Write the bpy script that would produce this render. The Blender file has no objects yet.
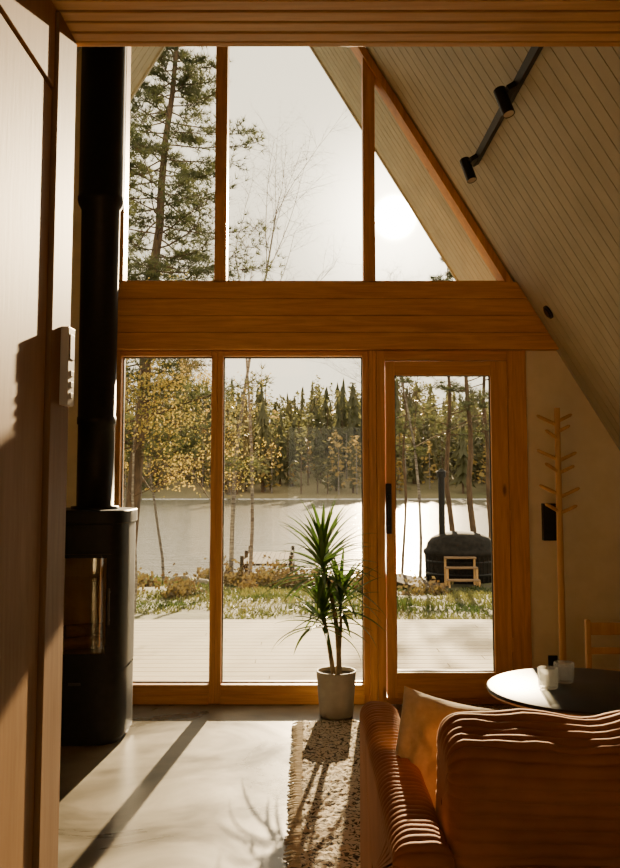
import bpy, bmesh, math, random
from mathutils import Vector, Matrix, noise
random.seed(7)
R=random.random
def U(a,b): return a+(b-a)*random.random()
col=bpy.context.scene.collection

# ------------------------------------------------------------------ materials
def newmat(name):
    m=bpy.data.materials.new(name); m.use_nodes=True
    nt=m.node_tree; b=nt.nodes['Principled BSDF']
    return m,nt,b
def coords(nt,scale=(1,1,1),rot=(0,0,0)):
    tc=nt.nodes.new('ShaderNodeTexCoord'); mp=nt.nodes.new('ShaderNodeMapping')
    mp.inputs['Scale'].default_value=scale; mp.inputs['Rotation'].default_value=rot
    nt.links.new(tc.outputs['Object'],mp.inputs['Vector']); return mp.outputs['Vector']
def ramp(nt,fac,stops):
    r=nt.nodes.new('ShaderNodeValToRGB'); e=r.color_ramp.elements
    while len(e)<len(stops): e.new(0.5)
    for i,(p,c) in enumerate(stops):
        e[i].position=p; e[i].color=(*c,1)
    nt.links.new(fac,r.inputs['Fac']); return r.outputs['Color']
def noisetex(nt,vec,scale,detail=4,rough=.55,dist=0):
    n=nt.nodes.new('ShaderNodeTexNoise'); n.inputs['Scale'].default_value=scale
    n.inputs['Detail'].default_value=detail; n.inputs['Roughness'].default_value=rough
    n.inputs['Distortion'].default_value=dist
    nt.links.new(vec,n.inputs['Vector']); return n.outputs['Fac']
def bump(nt,b,h,strength=.3,dist=.01):
    bp=nt.nodes.new('ShaderNodeBump'); bp.inputs['Strength'].default_value=strength
    bp.inputs['Distance'].default_value=dist
    nt.links.new(h,bp.inputs['Height']); nt.links.new(bp.outputs['Normal'],b.inputs['Normal'])
def noisemat(name,c1,c2,scale=6,rough=.6,bstr=.1,vscale=(1,1,1),metal=0,lo=.35,hi=.65,detail=5,bdist=.005,sheen=0,spec=.5):
    m,nt,b=newmat(name); v=coords(nt,vscale); f=noisetex(nt,v,scale,detail)
    nt.links.new(ramp(nt,f,[(lo,c1),(hi,c2)]),b.inputs['Base Color'])
    b.inputs['Roughness'].default_value=rough; b.inputs['Metallic'].default_value=metal
    b.inputs['Specular IOR Level'].default_value=spec
    if bstr: bump(nt,b,f,bstr,bdist)
    if sheen:
        b.inputs['Sheen Weight'].default_value=sheen; b.inputs['Sheen Roughness'].default_value=.4
        b.inputs['Sheen Tint'].default_value=(1,.55,.28,1)
    return m
def wood(name,c1,c2,axis='z',rough=.45,dens=9,knots=False,spec=.5,kscale=1.3):
    s={'x':(.6,dens,dens),'y':(dens,.6,dens),'z':(dens,dens,.6)}[axis]
    m,nt,b=newmat(name); v=coords(nt,s)
    f=noisetex(nt,v,2.2,6,.6,1.4)
    f2=noisetex(nt,v,14,3,.6,.2)
    mix=nt.nodes.new('ShaderNodeMath'); mix.operation='MULTIPLY_ADD'
    nt.links.new(f2,mix.inputs[0]); mix.inputs[1].default_value=.35; nt.links.new(f,mix.inputs[2])
    c=ramp(nt,mix.outputs[0],[(.45,c1),(.85,c2)])
    if knots:
        ks={'x':(1.6,5,5),'z':(5,5,1.6)}[axis]; kv=coords(nt,ks)
        vo=nt.nodes.new('ShaderNodeTexVoronoi'); vo.inputs['Scale'].default_value=kscale; nt.links.new(kv,vo.inputs['Vector'])
        kr=nt.nodes.new('ShaderNodeMapRange'); kr.inputs[1].default_value=.04; kr.inputs[2].default_value=.10; nt.links.new(vo.outputs['Distance'],kr.inputs[0])
        mc=nt.nodes.new('ShaderNodeMix'); mc.data_type='RGBA'; nt.links.new(kr.outputs[0],mc.inputs[0])
        mc.inputs[6].default_value=(c1[0]*.4,c1[1]*.35,c1[2]*.35,1); nt.links.new(c,mc.inputs[7]); c=mc.outputs[2]
    nt.links.new(c,b.inputs['Base Color']); b.inputs['Specular IOR Level'].default_value=spec
    b.inputs['Roughness'].default_value=rough; bump(nt,b,f2,.08,.003)
    return m
def leafmat(name,c1,c2,scale=3,trans=.45):
    m,nt,b=newmat(name); v=coords(nt); f=noisetex(nt,v,scale,3)
    c=ramp(nt,f,[(.35,c1),(.65,c2)])
    nt.links.new(c,b.inputs['Base Color']); b.inputs['Roughness'].default_value=.5
    t=nt.nodes.new('ShaderNodeBsdfTranslucent'); nt.links.new(c,t.inputs['Color'])
    mx=nt.nodes.new('ShaderNodeMixShader'); mx.inputs[0].default_value=trans
    nt.links.new(b.outputs[0],mx.inputs[1]); nt.links.new(t.outputs[0],mx.inputs[2])
    nt.links.new(mx.outputs[0],nt.nodes['Material Output'].inputs['Surface']); return m
def glassmat(name,tint=(1,1,1),base=.05,amp=.8,rough=.01,frost=0):
    m=bpy.data.materials.new(name); m.use_nodes=True; nt=m.node_tree; nt.nodes.clear()
    o=nt.nodes.new('ShaderNodeOutputMaterial'); t=nt.nodes.new('ShaderNodeBsdfTransparent')
    t.inputs['Color'].default_value=(*tint,1)
    g=nt.nodes.new('ShaderNodeBsdfGlossy'); g.inputs['Roughness'].default_value=rough
    lw=nt.nodes.new('ShaderNodeLayerWeight'); p=nt.nodes.new('ShaderNodeMath'); p.operation='POWER'
    nt.links.new(lw.outputs['Facing'],p.inputs[0]); p.inputs[1].default_value=4
    ma=nt.nodes.new('ShaderNodeMath'); ma.operation='MULTIPLY_ADD'
    nt.links.new(p.outputs[0],ma.inputs[0]); ma.inputs[1].default_value=amp; ma.inputs[2].default_value=base
    mx=nt.nodes.new('ShaderNodeMixShader'); nt.links.new(ma.outputs[0],mx.inputs[0])
    nt.links.new(t.outputs[0],mx.inputs[1]); nt.links.new(g.outputs[0],mx.inputs[2])
    res=mx.outputs[0]
    if frost:
        tr=nt.nodes.new('ShaderNodeBsdfTranslucent'); tr.inputs['Color'].default_value=(.85,.84,.78,1)
        m2=nt.nodes.new('ShaderNodeMixShader'); m2.inputs[0].default_value=frost
        nt.links.new(res,m2.inputs[1]); nt.links.new(tr.outputs[0],m2.inputs[2]); res=m2.outputs[0]
    nt.links.new(res,o.inputs['Surface']); return m

M={}
P1,P2=(.46,.19,.034),(.70,.34,.085)
M['pine_x']=wood('pine_x',P1,P2,'x',knots=True)
M['pine_z']=wood('pine_z',P1,P2,'z',knots=True)
M['ply']=wood('ply_pale',(.28,.14,.046),(.40,.22,.08),'z',.6,5,knots=True,spec=.12,kscale=.5)
M['plydark']=wood('ply_trim',(.21,.105,.036),(.30,.165,.065),'z',.6,7,spec=.12)
M['slat']=wood('slat_pine',(.52,.27,.08),(.74,.44,.16),'x',.5,8)
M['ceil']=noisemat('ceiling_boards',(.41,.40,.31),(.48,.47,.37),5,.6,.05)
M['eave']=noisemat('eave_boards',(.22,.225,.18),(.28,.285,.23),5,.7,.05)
M['dark']=noisemat('dark_gap',(.02,.015,.01),(.04,.03,.02),5,.9,0)
M['plaster']=noisemat('plaster_cream',(.74,.64,.43),(.80,.70,.49),9,.8,.1)
M['black']=noisemat('black_metal',(.004,.004,.004),(.009,.008,.008),30,.5,.03,spec=.3)
M['blackpl']=noisemat('black_plastic',(.008,.008,.008),(.014,.014,.014),30,.5,.02,spec=.3)
M['glass']=glassmat('window_glass',base=.028,amp=.7)
M['stoveglass']=glassmat('stove_glass',(.8,.72,.58),.14,.8)
M['cupglass']=glassmat('cup_glass',(.93,.93,.90),.10,.7,.05,frost=.22)
M['brick']=noisemat('firebrick',(.46,.34,.18),(.62,.48,.28),8,.9,.3)
M['log']=wood('log_bark',(.14,.08,.04),(.3,.19,.1),'x',.9)
M['pot']=noisemat('pot_ceramic',(.34,.325,.29),(.42,.40,.36),14,.6,.06)
M['soil']=noisemat('soil',(.03,.02,.012),(.09,.06,.04),60,.95,.6)
M['stem']=noisemat('dracaena_stem',(.16,.11,.06),(.26,.19,.1),40,.8,.3)
M['drac']=leafmat('dracaena_leaf',(.035,.085,.012),(.10,.17,.03),5,.4)
M['sofa']=noisemat('corduroy',(.24,.088,.024),(.37,.145,.045),5,.8,.25,sheen=.25,bdist=.01,spec=.25)
M['pillow']=noisemat('linen_pillow',(.60,.49,.35),(.68,.57,.42),60,.9,.25,spec=.2)
M['tabletop']=noisemat('table_black',(.012,.011,.010),(.02,.018,.016),12,.42,.02,spec=.3)
M['tablerim']=wood('table_rim',(.3,.18,.09),(.45,.3,.16),'x')
M['rackwood']=wood('rack_oak',(.48,.26,.09),(.64,.38,.15),'z')
M['white']=noisemat('white_plastic',(.55,.49,.38),(.60,.54,.43),10,.4,0)
M['mat']=noisemat('coir',(.15,.08,.035),(.26,.15,.07),70,.95,.6)
M['deck']=wood('deck_boards',(.27,.235,.165),(.38,.335,.24),'x',.8,6,spec=.3)
M['jetty']=wood('jetty_boards',(.04,.03,.02),(.09,.07,.05),'x',.9,6,spec=.1)
M['ground']=noisemat('ground_grass',(.035,.032,.013),(.10,.10,.03),1.2,.95,.6,bdist=.1)
M['blade']=leafmat('grass_blade',(.035,.06,.012),(.16,.155,.04),.9,.4)
M['shrub']=leafmat('shrub_leaf',(.08,.045,.016),(.17,.13,.04),2,.4)
M['rock']=noisemat('rock',(.12,.11,.085),(.24,.215,.17),3,.9,.6,bdist=.05)
M['hill']=noisemat('hill_ground',(.10,.095,.04),(.24,.19,.10),.06,.95,.2)
M['conifer']=leafmat('conifer_far_hazed',(.08,.085,.032),(.18,.165,.065),.06,.45)  # far trees lightened in colour to stand for haze
M['birchfar']=leafmat('birch_far',(.34,.23,.07),(.46,.33,.11),.1,.5)
M['bark']=noisemat('pine_bark',(.07,.045,.028),(.15,.095,.055),14,.95,.6,(1,1,.3))
M['birchbark']=noisemat('birch_bark',(.08,.06,.05),(.34,.30,.25),7,.9,.3,(.6,.6,4))
M['needle']=leafmat('pine_needles',(.06,.075,.028),(.14,.15,.055),1.5,.4)  # needle colour greyed to imitate glare
M['yleaf']=leafmat('birch_leaf_yellow',(.20,.19,.045),(.56,.40,.09),1.3,.5)
M['tub']=noisemat('tub_shell',(.012,.011,.009),(.025,.022,.019),10,.8,.05,spec=.1)
M['steel']=noisemat('steel_flue',(.03,.028,.025),(.05,.045,.04),10,.6,.02)

m,nt,b=newmat('concrete'); v=coords(nt)
f=noisetex(nt,v,1.3,9,.62,.8); f2=noisetex(nt,v,35,4)
nt.links.new(ramp(nt,f,[(.36,(.062,.050,.029)),(.47,(.125,.102,.064)),(.58,(.205,.17,.112)),(.7,(.29,.245,.168))]),b.inputs['Base Color'])
rr=nt.nodes.new('ShaderNodeMapRange'); nt.links.new(f,rr.inputs[0]); rr.inputs[1].default_value=.3; rr.inputs[2].default_value=.7; rr.inputs[3].default_value=.22; rr.inputs[4].default_value=.42
b.inputs['Specular IOR Level'].default_value=.35
nt.links.new(rr.outputs[0],b.inputs['Roughness']); bump(nt,b,f2,.06,.002); M['concrete']=m
m,nt,b=newmat('lake_water'); v=coords(nt,(.35,1.6,1)); f=noisetex(nt,v,1.3,5,.6,.4)
b.inputs['Base Color'].default_value=(.14,.13,.10,1); b.inputs['Roughness'].default_value=.15
bump(nt,b,f,.5,.09); M['water']=m
m,nt,b=newmat('rug_wool'); v=coords(nt)
w=nt.nodes.new('ShaderNodeTexWave'); w.wave_type='BANDS'; w.bands_direction='Y'
w.inputs['Scale'].default_value=11; w.inputs['Distortion'].default_value=9; w.inputs['Detail'].default_value=3; w.inputs['Detail Scale'].default_value=3
nt.links.new(v,w.inputs['Vector'])
f=noisetex(nt,v,55,3)
mu=nt.nodes.new('ShaderNodeMath'); mu.operation='MULTIPLY_ADD'; nt.links.new(f,mu.inputs[0]); mu.inputs[1].default_value=.9
nt.links.new(w.outputs['Fac'],mu.inputs[2])
nt.links.new(ramp(nt,mu.outputs[0],[(.50,(.04,.028,.02)),(.64,(.26,.21,.15)),(.80,(.60,.50,.36))]),b.inputs['Base Color'])
b.inputs['Roughness'].default_value=.95; M['rug']=m
M['rugfringe']=noisemat('rug_fringe',(.5,.42,.31),(.66,.57,.43),40,.95,.2)

# ------------------------------------------------------------------ mesh builder
class MB:
    def __init__(s): s.v=[];s.f=[];s.m=[];s.sm=[];s.mats=[]
    def mi(s,k):
        if k not in s.mats: s.mats.append(k)
        return s.mats.index(k)
    def add(s,vs,fs,k,smooth=False,mat=None):
        o=len(s.v); i=s.mi(k)
        s.v+= [tuple(mat@Vector(p)) for p in vs] if mat is not None else [tuple(p) for p in vs]
        for f in fs: s.f.append(tuple(a+o for a in f)); s.m.append(i); s.sm.append(smooth)
    def box(s,x0,x1,y0,y1,z0,z1,k,mat=None):
        vs=[(x0,y0,z0),(x1,y0,z0),(x1,y1,z0),(x0,y1,z0),(x0,y0,z1),(x1,y0,z1),(x1,y1,z1),(x0,y1,z1)]
        s.add(vs,[(0,3,2,1),(4,5,6,7),(0,1,5,4),(1,2,6,5),(2,3,7,6),(3,0,4,7)],k,False,mat)
    def prism(s,pts,y0,y1,k):
        n=len(pts)
        vs=[(p[0],y0,p[1]) for p in pts]+[(p[0],y1,p[1]) for p in pts]
        fs=[tuple(range(n)),tuple(range(2*n-1,n-1,-1))]
        for i in range(n): j=(i+1)%n; fs.append((i,i+n,j+n,j))
        s.add(vs,fs,k)
    def tube(s,p0,p1,r0,r1,k,n=12,cap=True,smooth=True):
        p0=Vector(p0);p1=Vector(p1); d=(p1-p0)
        if d.length<1e-6: return
        d.normalize(); a=d.orthogonal().normalized(); b=d.cross(a)
        vs=[];fs=[]
        for p,r in((p0,r0),(p1,r1)):
            for i in range(n):
                t=2*math.pi*i/n; vs.append(p+a*(r*math.cos(t))+b*(r*math.sin(t)))
        for i in range(n): j=(i+1)%n; fs.append((i,j,j+n,i+n))
        s.add(vs,fs,k,smooth)
        if cap: s.add(vs,[tuple(range(n-1,-1,-1)),tuple(range(n,2*n))],k,False)
    def lathe(s,c,prof,k,n=40,mat=None):
        vs=[];fs=[]
        for r,z in prof:
            for i in range(n):
                t=2*math.pi*i/n; vs.append((c[0]+r*math.cos(t),c[1]+r*math.sin(t),c[2]+z))
        for a in range(len(prof)-1):
            for i in range(n):
                j=(i+1)%n; fs.append((a*n+i,a*n+j,(a+1)*n+j,(a+1)*n+i))
        s.add(vs,fs,k,True,mat)
    def obj(s,name,bevel=0,seg=2):
        me=bpy.data.meshes.new(name); me.from_pydata(s.v,[],s.f)
        for k in s.mats: me.materials.append(M[k])
        me.polygons.foreach_set('material_index',s.m); me.polygons.foreach_set('use_smooth',s.sm)
        me.update(); o=bpy.data.objects.new(name,me); col.objects.link(o)
        if bevel:
            bv=o.modifiers.new('bev','BEVEL'); bv.width=bevel; bv.segments=seg; bv.limit_method='ANGLE'; bv.angle_limit=math.radians(50)
        return o

# ------------------------------------------------------------------ shell
AX,AZ,SL=-.53,5.53,1.66
def zs(x): return AZ-SL*abs(x-AX)
D=5.5
RX=AX+AZ/SL; LX=AX-AZ/SL
b=MB(); b.box(LX,RX,-3,D+.15,-.2,0,'concrete'); b.obj('floor')

def slope(side,name):
    s=MB(); ang=math.atan(SL); L=math.hypot(AZ,AZ/SL)
    dx,dz=side*math.cos(ang),-math.sin(ang); nx,nz=side*math.sin(ang),math.cos(ang)
    A=(AX,AZ)
    def P(t,h): return (A[0]+dx*t+nx*h, A[1]+dz*t+nz*h)
    y=-3.0; w=.095
    while y<6.6:
        y1=min(y+w-.006,6.6)
        p=[P(0,0),P(L,0),P(L,.02),P(0,.02)]
        vs=[(q[0],y,q[1]) for q in p]+[(q[0],y1,q[1]) for q in p]
        fs=[(0,1,2,3),(7,6,5,4),(0,4,5,1),(1,5,6,2),(2,6,7,3),(3,7,4,0)]
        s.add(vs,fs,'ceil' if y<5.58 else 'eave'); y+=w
    p=[P(-.0,.02),P(L,.02),P(L,.3),P(0,.3)]
    vs=[(q[0],-3,q[1]) for q in p]+[(q[0],6.6,q[1]) for q in p]
    s.add(vs,[(0,1,2,3),(7,6,5,4),(1,5,6,2),(2,6,7,3),(3,7,4,0)],'dark')
    s.add(vs,[(0,4,5,1)],'dark')
    p=[P(.05,-.012),P(L,-.012),P(L,.3),P(.05,.3)]
    vs=[(q[0],6.6,q[1]) for q in p]+[(q[0],6.63,q[1]) for q in p]
    s.add(vs,[(0,1,2,3),(7,6,5,4),(0,4,5,1),(1,5,6,2),(2,6,7,3),(3,7,4,0)],'eave')
    return s.obj(name)
slope(1,'ceiling_slope'); slope(-1,'ceiling_slope.001')

WL=-1.17
DX1=1.335
b=MB(); b.prism([(DX1,0),(RX,0),(DX1+(zs(DX1)-2.11)/SL,2.11),(DX1,2.11)],D,D+.15,'plaster'); b.obj('wall_front_right')
b=MB(); b.prism([(LX,0),(WL,0),(WL,zs(WL))],D,D+.15,'plaster'); b.obj('wall_front_left')
b=MB(); bx0,bx1,bzt=-.35,1.35,2.15  # back wall opening added so sky light fills the room from behind
b.prism([(LX,0),(bx0,0),(bx0,bzt),(LX+bzt/SL,bzt)],-3.1,-3.0,'plaster')
b.prism([(bx1,0),(RX,0),(RX-bzt/SL,bzt),(bx1,bzt)],-3.1,-3.0,'plaster')
b.prism([(LX+bzt/SL,bzt),(RX-bzt/SL,bzt),(AX,AZ)],-3.1,-3.0,'plaster'); b.obj('wall_back')
b=MB(); b.box(DX1+.02,2.7,D-.015,D,0,.06,'plaster'); b.obj('baseboard_front',.003)

b=MB()
zb=2.11; zt=2.525; n=4
for i in range(n):
    z0=zb+(zt-zb)*i/n; z1=zb+(zt-zb)*(i+1)/n-.002
    x0=WL; b.prism([(x0,z0),(AX+(AZ-z0)/SL-.002,z0),(AX+(AZ-z1)/SL-.002,z1),(x0,z1)],D-.07,D+.13,'pine_x')
b.obj('timber_beam',.002)

def fixwin(name,x0,x1,z0,z1,fw=.035,y=D,sill=.11):
    b=MB()
    b.box(x0,x0+fw,y-.01,y+.12,z0,z1,'pine_z'); b.box(x1-fw,x1,y-.01,y+.12,z0,z1,'pine_z')
    b.box(x0+fw,x1-fw,y-.01,y+.12,z0,z0+sill,'pine_x'); b.box(x0+fw,x1-fw,y-.01,y+.12,z1-fw*.9,z1,'pine_x')
    b.box(x0+fw,x1-fw,y-.025,y-.01,z0,z0+.055,'pine_x')
    g=.006
    for a in ((x0+fw,x0+fw+g,z0+sill,z1),(x1-fw-g,x1-fw,z0+sill,z1),(x0+fw,x1-fw,z0+sill,z0+sill+g),(x0+fw,x1-fw,z1-fw*.9-g,z1-fw*.9)):
        b.box(a[0],a[1],y+.05,y+.08,a[2],a[3],'blackpl')
    b.add([(x0+fw,y+.065,z0+fw),(x1-fw,y+.065,z0+fw),(x1-fw,y+.065,z1-fw*.9),(x0+fw,y+.065,z1-fw*.9)],[(0,1,2,3)],'glass')
    return b.obj(name,.003)
xm1=-.548; xm2=.375
fixwin('window_1',WL,xm1,0.0,2.108)
fixwin('window_2',xm1,xm2,0.0,2.108)
fixwin('fill_window',bx0+.005,bx1-.005,.005,bzt-.005,.05,-3.11)  # unseen rear window, added to let in soft fill light
b=MB(); b.box(xm2,xm2+.045,D-.03,D+.13,0,2.108,'pine_z'); b.obj('trim_1',.003)

b=MB()
def xr(z): return AX+(AZ-z)/SL
zu=2.53
for xc in (xm1+.012,xm2+.012):
    b.box(xc-.037,xc+.037,D-.01,D+.12,zu,zs(xc)-.02,'pine_z')
b.box(WL,WL+.035,D-.01,D+.12,zu,zs(WL)-.02,'pine_z')
b.box(WL,xr(zu)-.04,D-.01,D+.12,zu,zu+.015,'pine_x')
w=.045
for sd in (1,-1):
    zlow=zu if sd==1 else zs(WL)
    xo=AX+sd*(AZ-zlow)/SL
    p=[(AX,AZ-.01),(xo,zlow-.01),(xo-sd*w*1.15,zlow-.01),(AX,AZ-w*1.9)]
    if sd==1: p=p[::-1]
    b.prism(p,D-.03,D+.12,'pine_z')
b.add([(WL+.03,D+.065,zu+.01),(xr(zu)-.04,D+.065,zu+.01),(AX,D+.065,AZ-.07),(WL+.03,D+.065,zs(WL)-.05)],[(0,1,2,3)],'glass')
b.obj('window_3',.003)

# door
b=MB()
x0,x1=xm2+.047,DX1-.002
ZT=2.108
b.box(x0,x0+.05,D-.03,D+.12,0,ZT,'pine_z'); b.box(x1-.115,x1,D-.03,D+.12,0,ZT,'pine_z')
b.box(x0+.05,x1-.115,D-.03,D+.12,2.045,ZT,'pine_x'); b.box(x0+.05,x1-.115,D-.02,D+.12,0,.035,'pine_x')
a0,a1=x0+.055,x1-.12; st=.10
zl,zh=.04,2.04
rb=.15
b.box(a0,a0+.055,D-.045,D+.03,zl,zh,'pine_z'); b.box(a1-st,a1,D-.045,D+.03,zl,zh,'pine_z')
b.box(a0+.055,a1-st,D-.045,D+.03,zl,zl+rb,'pine_x'); b.box(a0+.055,a1-st,D-.045,D+.03,zh-.085,zh,'pine_x')
gx0,gx1,gz0,gz1=a0+.055,a1-st,zl+rb,zh-.085
for q in ((gx0,gx0+.006,gz0,gz1),(gx1-.006,gx1,gz0,gz1),(gx0,gx1,gz0,gz0+.006),(gx0,gx1,gz1-.006,gz1)):
    b.box(q[0],q[1],D-.02,D,q[2],q[3],'blackpl')
b.add([(gx0,D-.01,gz0),(gx1,D-.01,gz0),(gx1,D-.01,gz1),(gx0,D-.01,gz1)],[(0,1,2,3)],'glass')
hx=a0+.012
b.box(hx-.018,hx+.018,D-.055,D-.045,1.0,1.30,'blackpl')
b.tube((hx,D-.05,1.22),(hx,D-.10,1.22),.009,.009,'blackpl'); b.tube((hx,D-.05,1.04),(hx,D-.075,1.04),.011,.011,'blackpl')
b.tube((hx,D-.10,1.235),(hx,D-.10,1.10),.010,.009,'blackpl')
for z in (.35,1.1,1.85): b.tube((a1+.004,D-.048,z-.04),(a1+.004,D-.048,z+.04),.006,.006,'pine_z')
b.obj('door_1',.003)

# loft
LZ=2.345; LY=2.01
b=MB()
b.box(-2.2,xr(2.62)-.02,-3,LY,LZ+.025,LZ+.24,'dark')
b.box(-2.2,xr(2.62)-.02,LY,LY+.02,LZ+.0,LZ+.25,'slat')
y=LY-.042
while y>-3:
    b.box(-2.2,xr(LZ)-.04,y,y+.036,LZ,LZ+.024,'slat'); y-=.047
b.obj('ceiling_loft',.002)

PX=-.537
b=MB()
b.box(PX-.10,PX-.012,-3,LY-.15,0,LZ,'ply')
b.box(PX-.012,PX,-3,.85,0,LZ,'ply')
b.box(PX-.012,PX,.85,LY-.155,2.17,LZ,'ply')
b.obj('wall_left',.002)
b=MB(); b.box(PX-.11,PX+.006,LY-.148,LY,0,LZ,'plydark'); b.obj('trim_2',.004)
b=MB(); b.box(PX-.011,PX-.002,.86,LY-.16,.01,2.16,'ply'); 
b.tube((PX-.002,1.05,1.0),(PX+.05,1.05,1.0),.01,.01,'blackpl'); b.tube((PX+.05,1.05,1.0),(PX+.05,.93,1.0),.01,.01,'blackpl')
b.obj('door_2',.002)
b=MB()
b.box(PX+.006,PX+.024,1.93,1.98,1.50,1.67,'white'); b.box(PX+.024,PX+.026,1.938,1.972,1.60,1.655,'blackpl')
for i in range(3): b.box(PX+.024,PX+.027,1.945,1.965,1.515+.024*i,1.528+.024*i,'white')
b.obj('remote_control',.005,3)

# ------------------------------------------------------------------ stove
cx,cy,r=-1.165,4.87,.232
b=MB()
def se(a):
    return 1/((abs(math.cos(a))**3.6+abs(math.sin(a))**3.6)**(1/3.6))
def cyl_grid(rad,z0,z1,k,a0=0,a1=360,na=72,nz=1,smooth=True,sq=True,r2=None):
    vs=[];fs=[]
    for j in range(nz+1):
        rj=rad if r2 is None else rad+(r2-rad)*j/nz
        for i in range(na+1):
            a=math.radians(a0+(a1-a0)*i/na); q=rj*(se(a) if sq else 1); vs.append((cx+q*math.sin(a),cy-q*math.cos(a),z0+(z1-z0)*j/nz))
    for j in range(nz):
        for i in range(na):
            q=j*(na+1)+i; fs.append((q,q+1,q+na+2,q+na+1))
    b.add(vs,fs,k,smooth)
def disc(rad,z,k,sq=True):
    vs=[]
    for i in range(72):
        a=2*math.pi*i/72; q=rad*(se(a) if sq else 1); vs.append((cx+q*math.sin(a),cy-q*math.cos(a),z))
    b.add(vs,[tuple(range(72))],k)
cyl_grid(r,.03,.36,'black'); cyl_grid(r-.02,0,.03,'black')
cyl_grid(r+.002,.375,1.10,'black',-180,-38,60); cyl_grid(r+.002,.375,1.10,'black',38,180,60)
cyl_grid(r-.006,.355,.38,'black')
cyl_grid(r+.002,.375,.43,'black',-38,38,24); cyl_grid(r+.002,.95,1.10,'black',-38,38,24)
for a0_,a1_,z0,z1 in ((-38,-33,.43,.95),(33,38,.43,.95),(-38,38,.43,.455),(-38,38,.93,.95)):
    cyl_grid(r+.010,z0,z1,'black',a0_,a1_,12)
cyl_grid(r-.004,.43,.95,'stoveglass',-38,38,24)
for i in range(14):
    a_=-78+i*156/14; cyl_grid(.17,.43,.95,'brick',a_+180,a_+180+156/14-1.5,2,smooth=False,sq=False)
cyl_grid(.19,.43,.95,'brick',40,320,40,sq=False); disc(.19,.435,'brick'); disc(.19,.95,'brick')
for k,(dx,dy,z,an) in enumerate(((-.0,-.05,.475,.2),(.02,.0,.475,-.3),(0,-.03,.54,.6))):
    b.tube((cx+dx-.11*math.cos(an),cy+dy-.11*math.sin(an),z),(cx+dx+.11*math.cos(an),cy+dy+.11*math.sin(an),z),.035,.03,'log',8)
cyl_grid(r+.002,1.10,1.105,'black',r2=r+.010); cyl_grid(r+.010,1.105,1.165,'black'); cyl_grid(r+.010,1.165,1.170,'black',r2=r+.004)
disc(r+.004,1.170,'black'); disc(r+.003,1.10,'black')
b.box(cx-.03,cx+.03,cy-r-.010,cy-r,.30,.312,'steel')
b.tube((cx+.165,cy-.245,.60),(cx+.165,cy-.245,.78),.007,.007,'steel')
for z in (.62,.76): b.tube((cx+.165,cy-.215,z),(cx+.165,cy-.245,z),.005,.005,'steel')
px=cx+.03
b.lathe((px,cy,0),[(.125,1.17),(.125,1.185),(.098,1.187),(.098,1.62),(.103,1.622),(.103,1.66),(.100,1.662),(.104,2.8),(.12,2.83),(.125,2.85),(.125,2.87),(.121,2.875),(.122,zs(px-.125)-.01),(0,zs(px-.125)-.01)],'black',48)
b.obj('wood_stove')

# ------------------------------------------------------------------ plant
b=MB()
pc=(.165,5.22,0)
b.lathe(pc,[(.0,.002),(.088,.002),(.094,.008),(.112,.245),(.112,.252),(.105,.252),(.10,.235)],'pot',48)
b.lathe(pc,[(.0,.228),(.102,.228)],'soil',48)
def curve_tube(pts,r0,r1,k,n=8):
    for i in range(len(pts)-1):
        t0=i/(len(pts)-1);t1=(i+1)/(len(pts)-1)
        b.tube(pts[i],pts[i+1],r0+(r1-r0)*t0,r0+(r1-r0)*t1,k,n,False)
def bez(p0,p1,p2,n=10):
    p0,p1,p2=map(Vector,(p0,p1,p2)); return [p0*(1-t)**2+p1*2*t*(1-t)+p2*t*t for t in [i/n for i in range(n+1)]]
def leaf(p,az,el,L,W,droop,k='drac'):
    n=9; p=Vector(p); h=Vector((math.cos(az),math.sin(az),0)); side=Vector((-math.sin(az),math.cos(az),0))
    vs=[];fs=[]; e=el
    for i in range(n+1):
        t=i/n; wd=W*(.45+.55*min(1,t*5))*(1-t**2.6)+.0006
        up=Vector((-math.sin(e)*h.x,-math.sin(e)*h.y,math.cos(e)))
        vs+= [p-side*wd*.5+up*wd*.22, p.copy(), p+side*wd*.5+up*wd*.22]
        p=p+(h*math.cos(e)+Vector((0,0,1))*math.sin(e))*(L/n)
        if p.y>5.46: p.y=5.46
        e-=droop/n*(.3+1.4*t)
    for i in range(n):
        a=i*3; fs+=[(a,a+1,a+4,a+3),(a+1,a+2,a+5,a+4)]
    b.add(vs,fs,k,True)
s1=bez((.15,5.22,.22),(.12,5.2,.45),(.09,5.2,.56)); s2=bez((.18,5.23,.22),(.19,5.24,.55),(.085,5.20,.86))
s3=bez((.17,5.25,.22),(.2,5.25,.45),(.19,5.22,.64))
curve_tube(s1,.014,.010,'stem'); curve_tube(s2,.016,.010,'stem'); curve_tube(s3,.011,.008,'stem')
for tip,n,L0,sp in ((s2[-1],70,.45,.16),(s1[-1],46,.36,.12),(s3[-1],36,.36,.12)):
    for i in range(n):
        t=i/n; az=i*2.39996+U(-.2,.2); el=math.radians(-20+100*t**.8+U(-8,8))
        leaf(tip+Vector((0,0,sp*(t-.6))),az,el,L0*U(.75,1.05)*(1-.25*t),.028,U(.5,1.4)*(1.1-.6*t))
b.obj('potted_dracaena')

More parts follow.
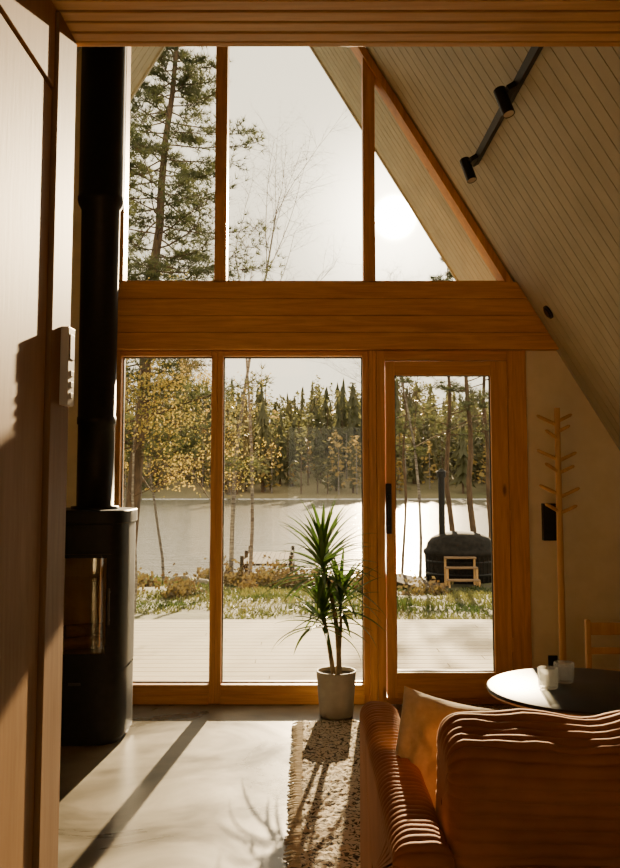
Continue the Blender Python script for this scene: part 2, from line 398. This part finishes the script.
# ------------------------------------------------------------------ rug & mat
def rug(x0,x1,y0,y1):
    b=MB(); nx=int((x1-x0)/.011); ny=int((y1-y0)/.011); vs=[];fs=[]
    for j in range(ny+1):
        for i in range(nx+1):
            ed=min(i,nx-i,j,ny-j)
            z=.012+ (.010*R()+.010*abs(noise.noise(Vector((i*.45,j*.45,0)))) if ed>0 else -.010)
            wx=.008*noise.noise(Vector((0,j*.12,3)))
            vs.append((x0+(x1-x0)*i/nx+wx+U(-.003,.003),y0+(y1-y0)*j/ny+U(-.003,.003),z))
    for j in range(ny):
        for i in range(nx):
            a=j*(nx+1)+i; fs.append((a,a+1,a+nx+2,a+nx+1))
    b.add(vs,fs,'rug',True)
    y=y0
    while y<y1:
        x=x0; L=U(.03,.055); dy=U(-.015,.015)
        b.tube((x+.01,y,.014),(x-L*.5,y+dy*.5,.014),.0035,.004,'rugfringe',5); b.tube((x-L*.5,y+dy*.5,.014),(x-L,y+dy,.005),.004,.003,'rugfringe',5)
        y+=.013
    return b.obj('shag_rug')
rug(-.03,1.46,2.05,5.06)
b=MB(); b.box(.50,1.25,5.08,5.40,0.001,.016,'mat')
for i in range(2600):
    x=U(.51,1.24);y=U(5.09,5.39); b.tube((x,y,.014),(x+U(-.006,.006),y+U(-.006,.006),.026),.003,.0015,'mat',3,False)
b.obj('coir_doormat')

# ------------------------------------------------------------------ sofa
def ribbed(b,cx,cy,cz,lx,ly,lz,rad,pitch,amp,k,mat=None,wr=.006,seed=0,er=None):
    hy,hz=ly/2-rad,lz/2-rad
    per=2*math.pi*rad+4*hy+4*hz; nr=round(per/pitch); N=nr*8
    pts=[]
    for i in range(N):
        q=per*i/N
        segs=[(2*hy,'t'),(math.pi/2*rad,'c1'),(2*hz,'r'),(math.pi/2*rad,'c2'),(2*hy,'b'),(math.pi/2*rad,'c3'),(2*hz,'l'),(math.pi/2*rad,'c4')]
        for L,nm in segs:
            if q<=L: break
            q-=L
        if nm=='t': p=(-hy+q,hz+rad);nn=(0,1)
        elif nm=='r': p=(hy+rad,hz-q);nn=(1,0)
        elif nm=='b': p=(hy-q,-hz-rad);nn=(0,-1)
        elif nm=='l': p=(-hy-rad,-hz+q);nn=(-1,0)
        else:
            ce={'c1':(hy,hz,90),'c2':(hy,-hz,0),'c3':(-hy,-hz,-90),'c4':(-hy,hz,180)}[nm]
            a=math.radians(ce[2])-q/rad; nn=(math.cos(a),math.sin(a)); p=(ce[0]+rad*nn[0],ce[1]+rad*nn[1])
        rb=amp*abs(math.sin(math.pi*nr*i/N))**.7
        pts.append((p[0],p[1],nn[0],nn[1],rb))
    if er is None: er=min(rad,lx/2*.9)
    mid=max(2,int(lx/.03))
    full=[(-lx/2+er*(1-math.cos(math.radians(a))), er*(1-math.sin(math.radians(a)))) for a in (0,15,30,45,60,75,90)]
    fr=list(full)
    xs0=-lx/2+er; xs1=lx/2-er
    for j in range(1,mid): full.append((xs0+(xs1-xs0)*j/mid,0))
    full+=[(-x,i) for x,i in fr[::-1]]
    vs=[];fs=[]
    def ring(x,inset,sc=1):
        for (py,pz,ny,nz,rb) in pts:
            y=(py-ny*inset+ny*rb)*sc; z=(pz-nz*inset+nz*rb)*sc
            w=wr*noise.noise(Vector((x*6+seed,y*6,z*6)))+wr*.5*noise.noise(Vector((x*17+seed,y*17,z*17)))
            dz=wr*.9*noise.noise(Vector((x*5+seed,3,1)))
            vs.append((cx+x,cy+y+ny*w,cz+z+nz*w+dz))
    ring(full[0][0],full[0][1],.05); ring(full[0][0],full[0][1],.6)
    for x,i in full: ring(x,i)
    ring(full[-1][0],full[-1][1],.6); ring(full[-1][0],full[-1][1],.05)
    nrn=len(full)+4
    for a in range(nrn-1):
        for i in range(N):
            j=(i+1)%N; fs.append((a*N+i,a*N+j,(a+1)*N+j,(a+1)*N+i))
    b.add(vs,fs,k,True,mat)
b=MB()
SX0,SX1,SY0,SY1=.165,1.75,1.72,2.95
b.box(SX0+.05,SX1-.05,SY0+.08,SY1-.04,.08,.30,'sofa')
for x in (SX0+.06,SX1-.06):
    for y in (SY0+.12,SY1-.1): b.tube((x,y,.028),(x,y,.09),.02,.025,'blackpl')
TC=.027
for x0 in (SX0,SX1-.13):
    ribbed(b,x0+.06,(SY0+SY1)/2+.03,.36,.12,SY1-SY0-.06,.56,.045,TC,.006,'sofa',seed=x0,wr=.008)
for i in range(2):
    w=(SX1-SX0-.26)/2
    ribbed(b,SX0+.13+w*(i+.5),2.42,.38,w-.01,.95,.19,.06,TC,.006,'sofa',seed=i*5)
ribbed(b,(SX0+SX1)/2+.06,SY0+.10,.34,SX1-SX0-.14,.20,.50,.07,TC,.007,'sofa',seed=11,wr=.010)
for i in range(2):
    w=(SX1-SX0-.12)/2
    mt=Matrix.Translation((SX0+.105+w*(i+.5),SY0+.20,.68))@Matrix.Rotation(math.radians(8),4,'X')
    ribbed(b,0,0,0,w-.012,.23,.30,.07,TC,.007,'sofa',mat=mt,wr=.016,seed=20+i,er=.045)
b.obj('corduroy_sofa')

def pillow(name,loc,rot,w,h,t):
    b=MB(); n=30; vs=[];fs=[]
    for s in (1,-1):
        for j in range(n+1):
            for i in range(n+1):
                u=-1+2*i/n; v=-1+2*j/n
                d=max(0,(1-abs(u)**3))*max(0,(1-abs(v)**3)); z=s*t/2*d**.55
                pin=1-.07*(1-abs(v)**2)*abs(u)**3; pin2=1-.07*(1-abs(u)**2)*abs(v)**3
                z+=.022*noise.noise(Vector((u*2.2,v*2.2,s)))*d+.008*noise.noise(Vector((u*6,v*6,s+4)))*d
                vs.append((u*w/2*pin,z,v*h/2*pin2))
    m=(n+1)**2
    for s in (0,1):
        for j in range(n):
            for i in range(n):
                a=s*m+j*(n+1)+i; q=(a,a+1,a+n+2,a+n+1); fs.append(q if s else q[::-1])
    b.add(vs,fs,'pillow',True,Matrix.Translation(loc)@rot); return b.obj(name)
pillow('throw_pillow',(.345,2.36,.625),Matrix.Rotation(math.radians(-22),4,'Z')@Matrix.Rotation(math.radians(-12),4,'X')@Matrix.Rotation(math.radians(8),4,'Y'),.27,.32,.16)

# ------------------------------------------------------------------ coffee table
b=MB(); tc=(1.075,3.56,0); TZ=.033
b.lathe(tc,[(.0,.502+TZ),(.372,.502+TZ),(.378,.498+TZ),(.378,.490+TZ)],'tabletop',72)
b.lathe(tc,[(.378,.490+TZ),(.374,.482+TZ),(.0,.482+TZ)],'tablerim',72)
for i in range(3):
    a=math.radians(30+120*i); 
    b.tube((tc[0]+.2*math.cos(a),tc[1]+.2*math.sin(a),.485+TZ),(tc[0]+.29*math.cos(a),tc[1]+.29*math.sin(a),.028),.014,.011,'blackpl')
    a2=math.radians(150+120*i); b.tube((tc[0]+.2*math.cos(a),tc[1]+.2*math.sin(a),.47+TZ),(tc[0]+.2*math.cos(a2),tc[1]+.2*math.sin(a2),.47+TZ),.008,.008,'blackpl')
b.obj('round_coffee_table')
def cup(x,y):
    b=MB(); n=96; vs=[];fs=[]
    prof=[(0,.001),(.030,.001),(.035,.006),(.037,.03),(.038,.075),(.0385,.078),(.035,.078),(.032,.014),(0,.014)]
    for q,(r_,z) in enumerate(prof):
        for i in range(n):
            t=2*math.pi*i/n; rr=r_+(.0018*math.sin(16*t) if 1<q<5 else 0); vs.append((x+rr*math.cos(t),y+rr*math.sin(t),.5025+TZ+z))
    for a in range(len(prof)-1):
        for i in range(n): j=(i+1)%n; fs.append((a*n+i,a*n+j,(a+1)*n+j,(a+1)*n+i))
    b.add(vs,fs,'cupglass',True); return b
cup(.925,3.55).obj('drinking_glass'); cup(1.015,3.65).obj('drinking_glass.001')

# ------------------------------------------------------------------ coat rack
b=MB(); rx,ry=1.455,5.25
b.tube((rx,ry,.0),(rx,ry,1.74),.021,.017,'rackwood',16)
for a in range(4):
    t=math.radians(45+90*a); b.tube((rx,ry,.16),(rx+.17*math.cos(t),ry+.17*math.sin(t),.012),.014,.012,'rackwood')
pegs=[(1.64,180,.12),(1.66,10,.09),(1.56,215,.10),(1.60,-35,.07),(1.44,170,.12),(1.43,5,.11),(1.37,210,.10),(1.36,-30,.09),(1.24,175,.11),(1.22,0,.12),(1.14,205,.1),(1.13,-25,.10)]
for z,az,L in pegs:
    t=math.radians(az); d=Vector((math.cos(t)*.9,math.sin(t)*.9,.42)).normalized()
    p=Vector((rx,ry,z)); b.tube(p-d*.01,p+d*L,.011,.010,'rackwood',10); b.tube(p+d*L,p+d*(L+.012),.010,.005,'rackwood',10)
b.obj('coat_rack')

b=MB(); b.box(1.415,1.50,D-.05,D,.96,1.18,'blackpl'); b.box(1.425,1.49,D-.056,D-.05,.97,1.17,'blackpl'); b.obj('wall_lamp',.006)
b=MB(); b.box(1.435,1.49,D-.012,D,.16,.28,'blackpl'); b.box(1.445,1.48,D-.016,D-.012,.175,.215,'black'); b.box(1.445,1.48,D-.016,D-.012,.225,.265,'black'); b.obj('power_outlet',.003)
ang=math.atan(SL); nrm=Vector((-math.sin(ang),0,-math.cos(ang)))
b=MB(); p=Vector((1.415,5.22,zs(1.415)))
b.tube(p,p+nrm*.012,.042,.042,'blackpl',32); b.tube(p+nrm*.012,p+nrm*.02,.036,.028,'black',32); b.obj('ceiling_vent')
b=MB(); tx=.945; p=Vector((tx,0,zs(tx)))
q=p+nrm*.018
T=Matrix.Translation(q)@Matrix.Rotation(ang,4,'Y')
b.box(-.016,.016,2.6,4.88,-.017,.017,'blackpl',T)
def spot(y):
    base=q+Vector((0,y,0))
    d=nrm
    b.box(-.012,.012,y-.07,y+.07,-.03,.03,'blackpl',Matrix.Translation(p+nrm*.045)@Matrix.Rotation(ang,4,'Y'))
    e=base+d*.06; b.tube(base,e,.007,.007,'blackpl')
    c=Vector((e.x-.005,e.y,e.z-.02)); ax=Vector((.25,-.30,-1)).normalized()
    b.tube(c-ax*.05,c+ax*.085,.028,.028,'blackpl',24); b.tube(c+ax*.0851,c+ax*.0852,.024,.024,'white',24)
    b.tube(c+ax*.085,c+ax*.088,.028,.026,'blackpl',24,False)
spot(3.90); spot(4.80)
b.obj('track_spotlights')

b=MB(); X0,X1,Y0,Y1=1.50,1.86,4.60,4.92
for x in (X0,X1):
    b.box(x-.014,x+.014,Y0-.014,Y0+.014,0,.30,'rackwood'); b.box(x-.014,x+.014,Y1-.014,Y1+.014,0,.58,'rackwood')
b.box(X0-.02,X1+.02,Y0-.02,Y1+.01,.30,.322,'rackwood')
b.box(X0,X1,Y1-.01,Y1+.01,.50,.565,'rackwood'); b.box(X0,X1,Y1-.01,Y1+.01,.40,.435,'rackwood')
b.box(X0-.008,X0+.008,Y0,Y1,.14,.165,'rackwood'); b.box(X1-.008,X1+.008,Y0,Y1,.14,.165,'rackwood')
b.obj('wooden_chair',.005)

# ------------------------------------------------------------------ exterior
b=MB(); y=D+.17
while y<8.7:
    off=U(0,3)
    xs=[-7,-7+2+off,-7+6+off,7.5]
    for i in range(3): b.box(xs[i],xs[i+1]-.004,y,y+.133,-.06,-.03,'deck')
    y+=.142
b.box(-7,7.5,8.80,8.83,-.25,-.03,'deck'); b.box(-6.9,7.4,D+.2,8.75,-.3,-.07,'dark')
b.obj('wooden_deck')
def gz(x,y):
    if y<12: base=-.32-.28*(y-8)/4
    else: base=-.6-.62*(y-12)/11
    return base+.10*noise.noise(Vector((x*.35,y*.35,0)))+.04*noise.noise(Vector((x*1.3,y*1.3,2)))
b=MB(); nx,ny=90,50; vs=[];fs=[]
for j in range(ny+1):
    for i in range(nx+1):
        x=-45+90*i/nx; y=5.7+20*j/ny; z=gz(x,y) if y>8.8 else min(gz(x,y),-.33)
        if y>23: z-=(y-23)*.35
        vs.append((x,y,z))
for j in range(ny):
    for i in range(nx): a=j*(nx+1)+i; fs.append((a,a+1,a+nx+2,a+nx+1))
b.add(vs,fs,'ground',True); b.obj('ground_bank')
b=MB()
for i in range(52000):
    y=9.0+14.3*R()**.8; x=U(-.55,.55)*y
    if noise.noise(Vector((x*.8,y*.5,15)))<-.18: continue
    h=U(.03,.10)*(1+ 1.6*max(0,noise.noise(Vector((x*.6,y*.6,5)))))
    if abs(x-3.4)<1.0 and abs(y-21)<1.5: continue
    a=U(0,6.28); w=.010+.0006*y; z=gz(x,y)-.01; lx,ly=U(-.08,.08),U(-.08,.08)
    b.add([(x-w*math.cos(a),y-w*math.sin(a),z),(x+w*math.cos(a),y+w*math.sin(a),z),(x+lx,y+ly,z+h)],[(0,1,2)],'blade')
b.obj('grass_meadow')
b=MB()
for i in range(60):
    y=U(16,23.2); x=U(-.5,.5)*y
    if i<18: x=U(-2.4,.8); y=U(19.5,21.3)
    if abs(x-3.4)<1.7 and abs(y-21)<2.4: continue
    if -2.2<x<.5 and y>21.4: continue
    s=U(.2,.45)
    for k in range(110):
        v=Vector((random.gauss(0,.5),random.gauss(0,.5),abs(random.gauss(0,.5)))); c=Vector((x,y,gz(x,y)))+v*s
        d1=Vector((U(-1,1),U(-1,1),U(-1,1))).normalized()*.05; d2=d1.orthogonal().normalized()*.035
        b.add([c-d1,c+d2,c+d1,c-d2],[(0,1,2,3)],'shrub')
        if k%5==0: b.tube((x,y,gz(x,y)-.05),c,.006,.003,'bark',3,False)
b.obj('shoreline_shrubs')
b=MB()
for i in range(34):
    y=U(18,24); x=U(-9,9); s=U(.10,.26)
    if i<16: x=U(-3,.3); y=U(20,22.6)
    if abs(x-3.4)<1.6 and abs(y-21)<1.6: continue
    if 1<x<3.6 and y>18.3: continue
    bm=bmesh.new(); bmesh.ops.create_icosphere(bm,subdivisions=2,radius=1)
    vs=[]
    for v in bm.verts:
        k=1+.35*noise.noise(v.co*1.5+Vector((i*7,0,0))); vs.append((x+v.co.x*s*1.4*k,y+v.co.y*s*k,gz(x,y)+v.co.z*s*.7*k))
    b.add(vs,[tuple(v.index for v in f.verts) for f in bm.faces],'rock',True); bm.free()
b.obj('shore_rocks')
b=MB(); b.add([(-200,22,-1.45),(200,22,-1.45),(200,116,-1.45),(-200,116,-1.45)],[(0,1,2,3)],'water'); b.obj('lake')
def hz(x,y):
    t=max(0,(y-108)/70); return -1.8+11.8*min(1,t)**1.0+ 2.4*t*noise.noise(Vector((x*.02,y*.02,1)))+(.4)
b=MB(); nx,ny=60,16; vs=[];fs=[]
for j in range(ny+1):
    for i in range(nx+1):
        x=-180+360*i/nx; y=106+84*j/ny; vs.append((x,y,hz(x,y)))
for j in range(ny):
    for i in range(nx): a=j*(nx+1)+i; fs.append((a,a+1,a+nx+2,a+nx+1))
b.add(vs,fs,'hill',True); b.obj('far_hillside')
b=MB()
def rdir():
    return Vector((random.gauss(0,1),random.gauss(0,1),random.gauss(0,1))).normalized()
def conifer(x,y,z,H,W):
    n=7; L=9
    for k in range(L):
        t=k/L; z0=z+H*(.06+.90*t)+U(-.2,.2); z1=z+H*min(1,.06+.90*(t+2.0/L)); r_=W*(1-t)**.7*U(.8,1.2)
        vs=[(x+U(-.15,.15),y,z1)]; a0=R()*6
        for i in range(n*2):
            a=a0+math.pi*i/n; rr=r_*(U(.6,1.35) if i%2 else U(.25,.6)); vs.append((x+rr*math.cos(a),y+rr*math.sin(a),z0+(0 if i%2 else H*.06)+U(-.3,.3)))
        b.add(vs,[(0,1+i,1+(i+1)%(2*n)) for i in range(2*n)],'conifer')
    b.tube((x,y,z-.3),(x,y,z+H*.3),.16,.1,'bark',5,False)
def fuzzy(x,y,z,H,W,k,nq,base=.3,trunk='bark'):
    b.tube((x,y,z-.3),(x,y,z+H*.85),.13,.05,trunk,4,False)
    for i in range(nq):
        t=R(); prof=math.sin(math.pi*(.12+.86*t))**.7*(1-.45*t); a=R()*6.283; rr=W*prof*U(.3,1.05)
        c=Vector((x+rr*math.cos(a),y+rr*math.sin(a),z+H*(base+(1-base)*t)-rr*.15)); s=U(.18,.45)
        d1=rdir()*s; d1.z*=.5; d2=rdir()*s*.8
        b.add([c-d1,c+d2,c+d1,c-d2],[(0,1,2,3)],k)
for i in range(2000):
    y=109+74*R()**.9; x=U(-.62,.62)*y
    if y<140 and noise.noise(Vector((x*.06,y*.06,9)))>.12: continue
    H=U(4.5,10.5)*(1+.4*noise.noise(Vector((x*.08,y*.08,4))))
    if i%20<9: conifer(x,y,hz(x,y),H*U(.9,1.08),H*U(.12,.20))
    else: fuzzy(x,y,hz(x,y),H,H*U(.16,.28),'conifer',75,U(.1,.45))
for i in range(420):
    y=108.2+66*R()**1.2; x=U(-.6,.6)*y; H=U(2.5,8)
    fuzzy(x,y,hz(x,y),H,H*U(.2,.32),'birchfar' if i%2 else 'conifer',60,.15,'birchbark')
b.obj('far_forest')

def rv(s=1): return Vector((random.gauss(0,1),random.gauss(0,1),random.gauss(0,1)))*s
def needles(b,c,L,n,w,d=None):
    for i in range(n):
        v=rv().normalized(); v.z=v.z*.6+.35
        if d: v+=d*.8
        v.normalize(); s=v.orthogonal().normalized()*w; q=Vector(c)
        b.add([q-s,q+s,q+v*L*U(.7,1.1)],[(0,1,2)],'needle')
def pine(name,base,top,r0,h0,spread,nb,dens=1,nl=.15,nw=.007,wob=.10):
    b=MB(); base=Vector(base);top=Vector(top); n=14
    pts=[base.lerp(top,i/n)+Vector((wob*noise.noise(Vector((i*.4,base.x,0))),0,0))*(1+i*.1) for i in range(n+1)]
    for i in range(n): b.tube(pts[i],pts[i+1],r0*(1-.85*i/n),r0*(1-.85*(i+1)/n),'bark',8,False)
    for k in range(nb):
        t=h0+(1-h0)*(k+R())/nb; i=min(n-1,int(t*n)); p=pts[i].lerp(pts[i+1],t*n-i)
        u=(t-h0)/(1-h0); L=spread*(.35+.65*math.sin(math.pi*min(1,.25+.8*u))**.8)*U(.5,1.15)*(1-.45*u)
        az=k*2.4+U(-.6,.6); d=Vector((math.cos(az),math.sin(az),U(-.3,.35)-.15*(1-u))).normalized()
        q=p.copy(); m=6; br=.010+.010*(1-u)
        for j in range(m):
            q2=q+d*L/m; d=(d+Vector((U(-.22,.22),U(-.22,.22),U(-.06,.18)))).normalized()
            b.tube(q,q2,br*(1-j/m)+.003,br*(1-(j+1)/m)+.003,'bark',4,False)
            if j>=1:
                for s in range(int(4*dens)+1):
                    dd=(d+rv(.8)).normalized(); dd.z=dd.z*.5+.05; e=q2+dd*L*U(.08,.30)
                    b.tube(q2,e,.004,.002,'bark',3,False)
                    needles(b,q2.lerp(e,.5),nl,7,nw,dd); needles(b,e,nl,10,nw,dd)
            q=q2
    return b.obj(name)
pine('pine_tree',(-3.20,16,-.95),(-2.30,16,10.8),.15,.22,2.4,165,1.6,nw=.008)
pine('pine_tree.001',(-4.7,19,-1.2),(-4.4,19,8.9),.13,.35,1.6,55,1)
def tall(i,x,Y,top,r,h0,sp,nb): pine('pine_tree.%03d'%i,(x,Y,gz(x,Y)-.1),(x+U(-.3,.3),Y,top),r,h0,sp,nb,.8,wob=.12)
tall(2,3.62,22.9,7.2,.08,.42,1.2,22)
tall(3,4.12,22.5,7.6,.09,.42,1.3,24)
tall(4,4.60,23,7.8,.075,.42,1.3,22)
tall(5,2.35,22.6,6.0,.045,.42,1.0,16)
tall(6,7.0,21,9,.12,.4,1.7,26)

def birch(name,base,H,lean,leaf_n,r0,leafsz=.03,bark='birchbark',levels=3,start=.3):
    b=MB()
    def grow(p,d,L,r,lev):
        n=6; q=p.copy()
        for j in range(n):
            q2=q+d*L/n; rr0=r*(1-.7*j/n); rr1=r*(1-.7*(j+1)/n)
            b.tube(q,q2,rr0,rr1,bark if lev==0 else 'bark',6 if lev==0 else 3,False)
            if lev<levels and (lev>0 or j/n>=start-.01):
                for s in range(3 if lev==0 else 2):
                    nd=(d*.8+rv(.55)).normalized(); nd.z=abs(nd.z)*.8+.1 if lev<2 else nd.z-.15; nd.normalize()
                    grow(q2,nd,L*U(.32,.5)*(1-.35*j/n),rr1*.45+.001,lev+1)
            if lev>=levels-1 and R()<leaf_n:
                c=q2+rv(.06); d1=rv().normalized()*leafsz*U(.6,1); d2=d1.orthogonal().normalized()*leafsz*.6
                b.add([c-d1,c+d2,c+d1,c-d2],[(0,1,2,3)],'yleaf')
            q=q2; d=(d+rv(.06)).normalized()
    grow(Vector(base),Vector(lean).normalized(),H,r0,0)
    return b.obj(name)
birch('birch_tree',(-2.55,13.5,-.8),3.7,(.05,0,1),.24,.03)
birch('birch_tree.001',(-1.95,18.5,-1.1),3.8,(.0,0,1),.13,.03)
birch('birch_tree.002',(-1.75,21.0,-1.25),8.8,(.02,0,1),0,.06,start=.35)
birch('birch_tree.003',(2.75,22.3,-1.35),6.8,(.03,0,1),0,.045)
birch('birch_tree.004',(-3.2,20.5,-1.25),4.4,(-.05,0,1),.25,.04)
birch('birch_tree.005',(-1.35,21.6,-1.25),8.2,(.04,0,1),0,.05,start=.35)

b=MB(); hx,hy=3.52,21.0; hzb=gz(3.52,21)-.04
b.lathe((hx,hy,hzb),[(.70,0),(.76,.06),(.79,.35),(.80,.62),(.84,.66),(.85,.71),(.83,.76),(.78,.79),(.75,.90),(.66,1.02),(.5,1.10),(.28,1.15),(0,1.17)],'tub',48)
for z in (.2,.48): b.lathe((hx,hy,hzb),[(.785,z),(.805,z+.01),(.805,z+.05),(.785,z+.06)],'black',48)
for i in range(36):
    a=2*math.pi*i/36; b.tube((hx+.775*math.cos(a),hy+.775*math.sin(a),hzb+.05),(hx+.797*math.cos(a),hy+.797*math.sin(a),hzb+.62),.018,.018,'tub',5)
b.tube((hx-.42,hy-.05,hzb+.9),(hx-.42,hy-.05,1.38),.075,.075,'black',16)
b.tube((hx-.42,hy-.05,1.30),(hx-.42,hy-.05,1.42),.105,.105,'black',16); b.tube((hx-.42,hy-.05,1.42),(hx-.42,hy-.05,1.50),.13,.02,'black',16)
for i,(z,yy) in enumerate(((.22,hy-1.35),(.46,hy-1.1),(.66,hy-.92))):
    b.box(hx-.50,hx+.18,yy-.12,yy+.12,hzb+z-.03,hzb+z,'log')
for x in (hx-.5,hx+.14):
    b.box(x,x+.04,hy-1.47,hy-1.42,hzb-.05,hzb+.19,'rackwood'); b.box(x,x+.04,hy-1.2,hy-1.15,hzb-.05,hzb+.43,'rackwood'); b.box(x,x+.04,hy-.9,hy-.85,hzb-.05,hzb+.63,'rackwood')
b.obj('hot_tub')
b=MB()
for i in range(22):
    t=i/21; x=1.6+1.0*t; y=21.8-2.9*t; z=gz(x,y)+.10
    b.box(-.36,.36,-.05,.05,-.02,.02,'jetty',Matrix.Translation((x,y,z))@Matrix.Rotation(math.radians(28),4,'Z'))
b.obj('boardwalk')
b=MB()
for i in range(10): b.box(-1.75+.14*i,-1.75+.14*i+.125,23.8,27.4,-1.0,-.94,'jetty')
for x in (-1.7,-.42):
    b.box(x-.03,x+.03,23.8,27.4,-1.14,-1.0,'jetty')
    for y in (23.9,25.6,27.3): b.tube((x,y,-1.9),(x,y,-.75),.05,.05,'jetty',8)
b.obj('lake_jetty')

# ------------------------------------------------------------------ light
sd=Vector((.099,1,.290)).normalized()
L=bpy.data.lights.new('sun','SUN'); L.energy=27; L.color=(1,.75,.42); L.angle=math.radians(.55)
o=bpy.data.objects.new('sun',L); col.objects.link(o); o.rotation_euler=sd.to_track_quat('Z','Y').to_euler()
w=bpy.data.worlds.new('sky'); bpy.context.scene.world=w; w.use_nodes=True; nt=w.node_tree
bg=nt.nodes['Background']; tc=nt.nodes.new('ShaderNodeTexCoord')
dp=nt.nodes.new('ShaderNodeVectorMath'); dp.operation='DOT_PRODUCT'; nt.links.new(tc.outputs['Generated'],dp.inputs[0]); dp.inputs[1].default_value=sd
def pw(e,k):
    c=nt.nodes.new('ShaderNodeMath'); c.operation='MAXIMUM'; c.inputs[1].default_value=0; nt.links.new(dp.outputs['Value'],c.inputs[0])
    p=nt.nodes.new('ShaderNodeMath'); p.operation='POWER'; nt.links.new(c.outputs[0],p.inputs[0]); p.inputs[1].default_value=e
    m_=nt.nodes.new('ShaderNodeMath'); m_.operation='MULTIPLY'; nt.links.new(p.outputs[0],m_.inputs[0]); m_.inputs[1].default_value=k; return m_.outputs[0]
def addn(a,c):
    m_=nt.nodes.new('ShaderNodeMath'); m_.operation='ADD'; nt.links.new(a,m_.inputs[0])
    if isinstance(c,(int,float)): m_.inputs[1].default_value=c
    else: nt.links.new(c,m_.inputs[1])
    return m_.outputs[0]
st=addn(addn(addn(pw(14,.9),1.75),pw(420,9)),pw(20000,2500))
bg.inputs['Color'].default_value=(1,.87,.62,1); nt.links.new(st,bg.inputs['Strength'])

# ------------------------------------------------------------------ camera
cam=bpy.data.cameras.new('camera'); o=bpy.data.objects.new('camera',cam); col.objects.link(o)
cam.sensor_width=36; cam.lens=904/868*36; cam.clip_end=1500; cam.clip_start=.05
o.location=(0,0,1.35); o.rotation_euler=(math.radians(95),0,0)
cam.shift_y=-38/868; cam.shift_x=3/868
bpy.context.scene.camera=o
